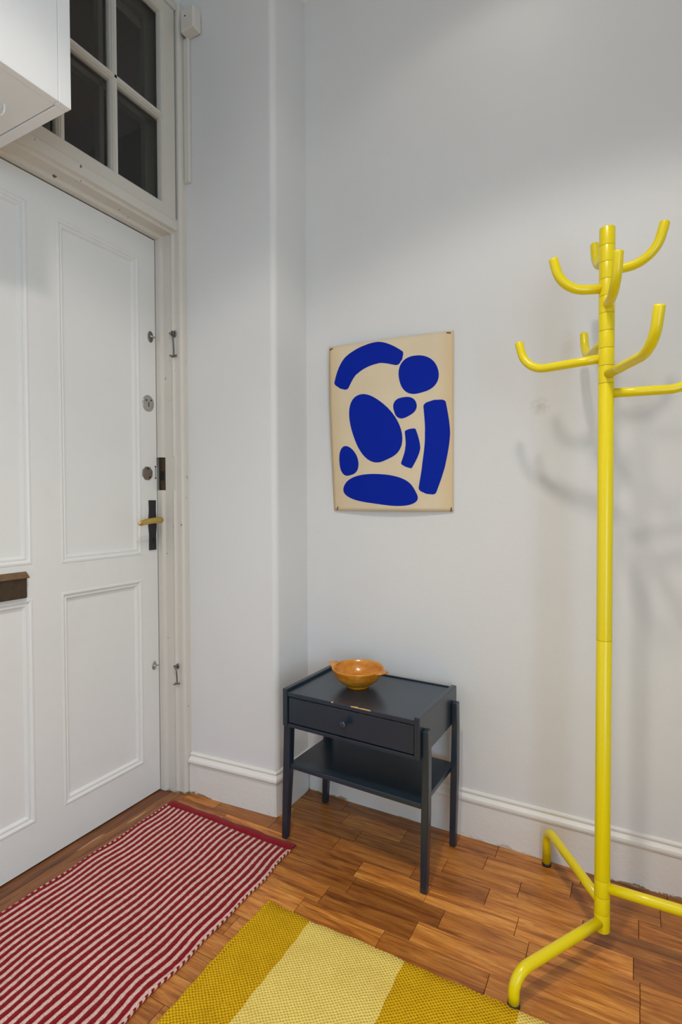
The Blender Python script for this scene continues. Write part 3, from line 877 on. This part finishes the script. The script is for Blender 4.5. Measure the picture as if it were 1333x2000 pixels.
dr = tpart('drawer', boxes=[(-xi + 0.0025, xi - 0.0025, 0.0055, 0.022, 0.4000, ZT - 0.0170), (-xi + 0.01, xi - 0.01, 0.0225, 0.27, 0.404, 0.47)])
mb = MB()
mb.lathe([(0.0045, 0.0), (0.0045, 0.010), (0.0065, 0.014), (0.0105, 0.018), (0.0120, 0.0225), (0.0110, 0.0265), (0.0075, 0.029), (0.0, 0.0295)], 24)
mb.v = [(a - 0.001, 0.0056 - c, 0.4465 + b) for a, b, c in mb.v]
mb.build('knob', m_table, dr)
for s in (-1, 1):
    for yy in (0.030, 0.274):
        mb = MB(); sx = s
        # tapered leg fixed to the outside of the side panel; chamfered top
        xin, xo_t, xo_b = W + 0.0006, W + 0.0185, W + 0.0125
        lt = [(W - 0.004 if False else xin), xo_t]
        if s < 0:
            sec = [(-0.2605, -0.2410, 0.0105, 0.0), (-0.2525, -0.2265, 0.0135, 0.22), (-0.2470, -0.2205, 0.0140, 0.3870)]
        else:
            sec = [(xin - 0.009, xo_b - 0.001, 0.0105, 0.0), (xin - 0.0045, xo_t, 0.0135, 0.22), (xin, xo_t + 0.001, 0.0140, 0.3865), (xin, xo_t, 0.0135, 0.469)]
        rows = [[(a_, yy - h_, z_), (b_, yy - h_, z_), (b_, yy + h_, z_), (a_, yy + h_, z_)] for a_, b_, h_, z_ in sec]
        b = mb.grid(rows, 0, False, close_v=True)
        e_ = b + 4*(len(rows) - 1); mb.face((b, b+1, b+2, b+3)); mb.face((e_, e_+1, e_+2, e_+3))
        mb.build('leg', m_table, tb, bevel=0.003)
tpart('shelf', boxes=[(-W + 0.0045, W - 0.0045, 0.024, 0.306, 0.2385, 0.2555)], bevel=0.003)

# ================================================================== BOWL
bw0 = Vector((-0.803, 1.588, ZT + 0.0003))
bowl = empty('wooden_bowl', bw0, math.radians(-4), label='amber marbled bowl with two ear handles standing on the side table', cat='bowl')
mb = MB()
mb.lathe([(0.0, 0.004), (0.030, 0.004), (0.033, 0.0), (0.037, 0.0), (0.038, 0.004), (0.0385, 0.008), (0.050, 0.0125), (0.064, 0.022), (0.076, 0.036), (0.0830, 0.050), (0.0865, 0.0605), (0.0870, 0.0630), (0.0855, 0.0645), (0.0830, 0.0635), (0.0800, 0.053), (0.0730, 0.0385), (0.0610, 0.025), (0.045, 0.016), (0.025, 0.0125), (0.0, 0.012)], 56)
mb.build('body', m_bowl, bowl)
for s in (-1, 1):
    mb = MB(); rows = []
    for k in range(11):
        t = k/10
        x = 0.0805 + 0.0290*t
        wv = 0.0285*(1 - t**2.2*0.72)*(1 if t < 0.9 else 0.86)
        zt = 0.0615 + 0.0035*t; th = 0.0062*(1 - 0.35*t)
        rows.append([(s*x, -wv, zt - th*0.5), (s*x, -wv*0.9, zt), (s*x, 0, zt + 0.0006), (s*x, wv*0.9, zt), (s*x, wv, zt - th*0.5), (s*x, wv*0.85, zt - th), (s*x, 0, zt - th*1.1), (s*x, -wv*0.85, zt - th)])
    b = mb.grid(rows, 0, True, close_v=True); mb.face([b + k for k in range(8)]); mb.face([b + 80 + k for k in range(8)])
    mb.build('ear_handle', m_bowl, bowl)

# ================================================================== COAT RACK
AX, AY = -0.063, 1.467
rk0 = Vector((AX, AY, 0.0))
rack = empty('coat_rack', rk0, label='bright yellow tubular coat rack with curved hooks and three legs', cat='coat rack')
RP = 0.0180
def pole_seg(name, z0, z1, par=rack, top=0.0006, bot=0.0006, r=RP):
    mb = MB(); g = 0.0003
    prof_ = [(0.0, z0 + g), (r - bot, z0 + g), (r, z0 + g + bot)]
    prof_ += [(r, z1 - g - top), (r - top*0.3, z1 - g - top*0.3), (r - top, z1 - g), (0.0, z1 - g)]
    mb.lathe(prof_, 40)
    o = mb.build(name, m_yellow, par)
    md = o.modifiers.new('edges', 'EDGE_SPLIT'); md.split_angle = math.radians(25)
    return o
ZT_ = [1.774, 1.7295, 1.6895, 1.6490, 1.6085, 1.5675, 1.5255, 1.4840, 1.4415, 1.3990]
pole_seg('pole_cap', ZT_[1], ZT_[0], top=0.002)
def hook(par, zc, ang, reach, rise, rb=0.070, bend=75, r=0.0112):
    a = math.radians(ang); dx, dy = math.cos(a), math.sin(a); B = math.radians(bend)
    t = (rise - rb*(1 - math.cos(B)))/math.sin(B)
    s0 = reach - rb*math.sin(B) - t*math.cos(B)
    pr_ = [(0.010, 0.0), (max(s0*0.5, 0.014), 0), (max(s0, 0.018), 0.0)]
    pr_ += [(s0 + rb*math.sin(B*k/12), rb*(1 - math.cos(B*k/12))) for k in range(1, 13)]
    e = pr_[-1]; pr_.append((e[0] + (t - 0.004)*math.cos(B), e[1] + (t - 0.004)*math.sin(B)))
    mb = MB(); mb.tube([(dx*s, dy*s, zc + h) for s, h in pr_], r, 24, dome=0.005)
    return mb.build('hook', m_yellow, par)
HK = {1: (107, 0.119, 0.080), 2: (351, 0.121, 0.083), 3: (200, 0.125, 0.080), 4: (284, 0.112, 0.083), 6: (108, 0.214, 0.080), 7: (165, 0.224, 0.081), 8: (295, 0.245, 0.083), 9: (8, 0.208, 0.083)}
for i in range(1, 9):
    c = pole_seg('hook_collar', ZT_[i+1], ZT_[i])
    if i in HK: hook(c, (ZT_[i] + ZT_[i+1])/2, *HK[i])
pole_seg('upper_pole', 0.773, ZT_[9])
hook(rack.children[-1], 1.376, *HK[9])
LZ = [0.1785, 0.1360, 0.0940, 0.0485]
pole_seg('lower_pole', LZ[0], 0.773)
for k, (ang, rl) in enumerate(((0, 0.0125), (122.3, 0.0125), (238.1, 0.0125))):
    c = pole_seg('leg_collar', LZ[k+1], LZ[k], bot=0.001 if k == 2 else 0.0006)
    zc = (LZ[k] + LZ[k+1])/2 + (0.001 if k == 2 else 0)
    a = math.radians(ang); dx, dy = math.cos(a), math.sin(a)
    R_ = 0.308; rb = 0.042
    if k == 2: rb = 0.044
    if k == 0: rb = 0.05
    zb = zc
    pts = [(0.010, zb), (0.10, zb), (R_ - rb, zb)] + [(R_ - rb + rb*math.sin(PI/2*q/12), zb - rb + rb*math.cos(PI/2*q/12)) for q in range(1, 13)] + [(R_, 0.009)]
    mb = MB(); mb.tube([(dx*s, dy*s, h) for s, h in pts], rl, 24)
    lg = mb.build('leg', m_yellow, rack)
    mb = MB(); mb.lathe([(0, 0.0), (rl + 0.0005, 0.0), (rl + 0.0012, 0.002), (rl + 0.0010, 0.009), (rl*0.5, 0.0095), (0, 0.0095)], 24, (dx*R_, dy*R_, 0.0))
    mb.build('rubber_foot', m_rubber, lg)

# ================================================================== RED STRIPED RUG
RX0, RX1, RY0, RY1 = -1.494, -0.953, 0.05, 1.441
rr0 = Vector((RX0, RY1, 0))
rug = empty('striped_rug', rr0, label='long rug with thin red and white stripes lying along the door', cat='rug')
PAIRS = 24; SUBC = 4
rn = random.Random(5)
ph = [rn.uniform(0, 6.28) for _ in range(12)]
def wobx(y, e):
    return 0.0025*math.sin(y*9 + ph[0]) + 0.0016*math.sin(y*23 + ph[1]) + e*0.0022*math.sin(y*37 + ph[2])
def rugp(s, y, top):
    """s across 0..1"""
    x = RX0 + (RX1 - RX0)*s + wobx(y, (2*s-1)) + 0.0022*math.sin(s*9 + y*11 + ph[4])*math.sin(PI*s) + (0.006*(RY1 - y) if s > 0.5 else 0.002*(RY1-y))*(abs(2*s-1))
    z = 0.0048 + 0.0018*math.sin(y*14 + 4*s + ph[3])*math.sin(PI*s) + 0.0012*math.sin(y*31 + 7*s)
    return x, y, max(z, 0.0022) if top else 0.0004
mb = MB(); NYR = 150
NX = PAIRS*2*SUBC
rows = []
HEM = 0.036
jit = [[rn.uniform(-1, 1) for _ in range(NYR + 1)] for _ in range(PAIRS*2 + 1)]
for i in range(NX + 1):
    row = []
    st = i/SUBC; k0 = int(st); fr = st - k0; wide = 0.08*(1 if k0 % 2 else -1) if fr == 0 else 0.0
    for j in range(NYR + 1):
        y = (RY0 + HEM) + (RY1 - RY0 - 2*HEM)*j/NYR
        x, yy, z = rugp((i + wide*SUBC*1.0)/NX, y, True)
        if i % SUBC == 0: x += 0.0011*jit[min(k0, PAIRS*2)][j]
        z += 0.0022*math.sin(PI*fr)
        row.append((x, yy, z))
    rows.append(row)
mb.grid(rows, 0, True, mf=lambda i, j: (i // SUBC) % 2)
low = [[(p[0], p[1], 0.0004) for p in r_] for r_ in (rows[0], rows[-1])]
mb.grid([rows[0], low[0]], 0); mb.grid([rows[-1], low[1]], 1)
mb.grid([[r_[0] for r_ in rows], [(r_[0][0], r_[0][1], 0.0004) for r_ in rows]]); mb.grid([[r_[-1] for r_ in rows], [(r_[-1][0], r_[-1][1], 0.0004) for r_ in rows]])
local(mb, rr0).build('striped_field', [m_red, m_pale], rug)
for (ya, yb_) in ((RY1 - HEM, RY1), (RY0, RY0 + HEM)):
    mb = MB(); rows = []
    for i in range(61):
        row = []
        for j, (t, dz) in enumerate(((0, 0.0), (0.08, 0.0042), (0.5, 0.0048), (0.92, 0.0042), (1.0, 0.0))):
            y = ya - 0.001 + (yb_ - ya + 0.001)*t
            x, yy, z = rugp(i/60, y, True)
            row.append((x, yy + 0.002*math.sin(i*0.35), 0.0006 + dz*1.15 + (0.0006*math.sin(i*0.9) if 0 < j < 4 else 0)))
        rows.append(row)
    mb.grid(rows, 0, True)
    local(mb, rr0).build('hem', m_redhem, rug)
for s in (0.0, 1.0):   # whipped edges
    mb = MB(); pts = []
    n = 300
    for j in range(n + 1):
        y = RY0 + HEM + (RY1 - RY0 - 2*HEM)*j/n
        x, yy, z = rugp(s, y, True); pts.append((x, yy, 0.0042))
    rows = []
    for j, p in enumerate(pts):
        q = 0.0032*(1 + 0.16*(1 if j % 2 else -1))
        rows.append([(p[0] + q*math.cos(a), p[1] + 0.0035*math.sin(a), p[2] + q*math.sin(a)) for a in [2*PI*k/8 for k in range(8)]])
    mb.grid(rows, 0, True, close_v=True, mf=lambda i, j: (i // 2) % 2)
    local(mb, rr0).build('edge_stitching', [m_red, m_pale], rug)

# ================================================================== YELLOW RUG
YX0, YX1, YY0, YY1 = -0.888, 0.62, -0.75, 1.198
yr0 = Vector((YX0, YY1, 0))
yrug = empty('woven_rug', yr0, label='broad ochre and pale yellow striped woven rug in the foreground', cat='rug')
EDG = [YX0, -0.747, -0.478, -0.214, 0.055, 0.32, YX1]
def yz(x, y): return 0.0062 + 0.0010*math.sin(x*13 + 1) * math.sin(y*11) + 0.0008*math.sin(x*29 + y*17)
for k in range(6):
    a, b = EDG[k], EDG[k+1]
    mb = MB(); nx = 26; ny = 150
    rows = []
    for i in range(nx + 1):
        row = []
        for j in range(ny + 1):
            x = a + (b - a)*i/nx; y = YY0 + (YY1 - YY0)*j/ny
            ex = 0.0012*math.sin(y*90 + k) + 0.0018*math.sin(y*17 + 2*k) if i in (0, nx) and not (k == 5 and i == nx) else 0
            if i in (0, nx): ex = 0.0012*math.sin(y*90 + (k + (i == nx))) + 0.0018*math.sin(y*17 + 2*(k + (i == nx)))
            yo = 0.0014*math.sin(x*70) + 0.0022*math.sin(x*21 + 1) + (0.004 if False else 0)
            z = yz(x, y)
            if j == ny: z = 0.0012
            elif j == ny - 1: y = YY1 - 0.004; z *= 0.98
            if j >= ny - 1: y += yo
            if (k == 0 and i == 0): z = 0.0012
            if (k == 0 and i == 1): x = a + 0.0035
            row.append((x + ex, y, z))
        rows.append(row)
    mb.grid(rows, 0, True)
    local(mb, yr0).build('ochre_stripe' if k % 2 == 0 else 'pale_stripe', m_ochre if k % 2 == 0 else m_lemon, yrug)
mb = MB(); rows = []   # rolled selvage on the left edge
for j in range(161):
    y = YY0 + (YY1 - 0.002 - YY0)*j/160; x = YX0 + 0.0012*math.sin(y*90) + 0.0018*math.sin(y*17)
    rows.append([(x + 0.004 + 0.0055*math.cos(a), y, 0.0044 + 0.0040*math.sin(a)) for a in [2*PI*q/8 for q in range(8)]])
mb.grid(rows, 0, True, close_v=True)
local(mb, yr0).build('selvage', m_ochre, yrug)

# ================================================================== CEILING DOWNLIGHTS (out of frame; the lamps that light the hall)
for (x, y, wt, colr, ha, bl), lab in zip(DOWNLIGHTS, ('round white ceiling downlight straight above the camera position', 'round white narrow beam ceiling downlight between the two rugs', 'round white dimmed ceiling downlight above the poster wall')):
    t = empty('ceiling_downlight', (x, y, CEIL), label=lab, cat='ceiling light', group='ceiling downlights')
    mb = MB(); mb.lathe([(0.070, -0.0005), (0.072, -0.004), (0.060, -0.010), (0.056, -0.010), (0.056, -0.0005)], 36)
    mb.build('trim_ring', m_cab, t)
    mb = MB(); mb.lathe([(0.0, -0.004), (0.0555, -0.004), (0.0555, -0.0005), (0.0, -0.0005)], 36)
    mb.build('diffuser', m_lamp, t)
    ld = D.lights.new('downlight_lamp', 'SPOT')
    ld.energy = wt; ld.color = colr; ld.shadow_soft_size = 0.055
    ld.spot_size = math.radians(2*ha); ld.spot_blend = bl
    lo_ = D.objects.new('downlight_lamp', ld); COL.objects.link(lo_); lo_.parent = t
    lo_.location = (0, 0, -0.075)
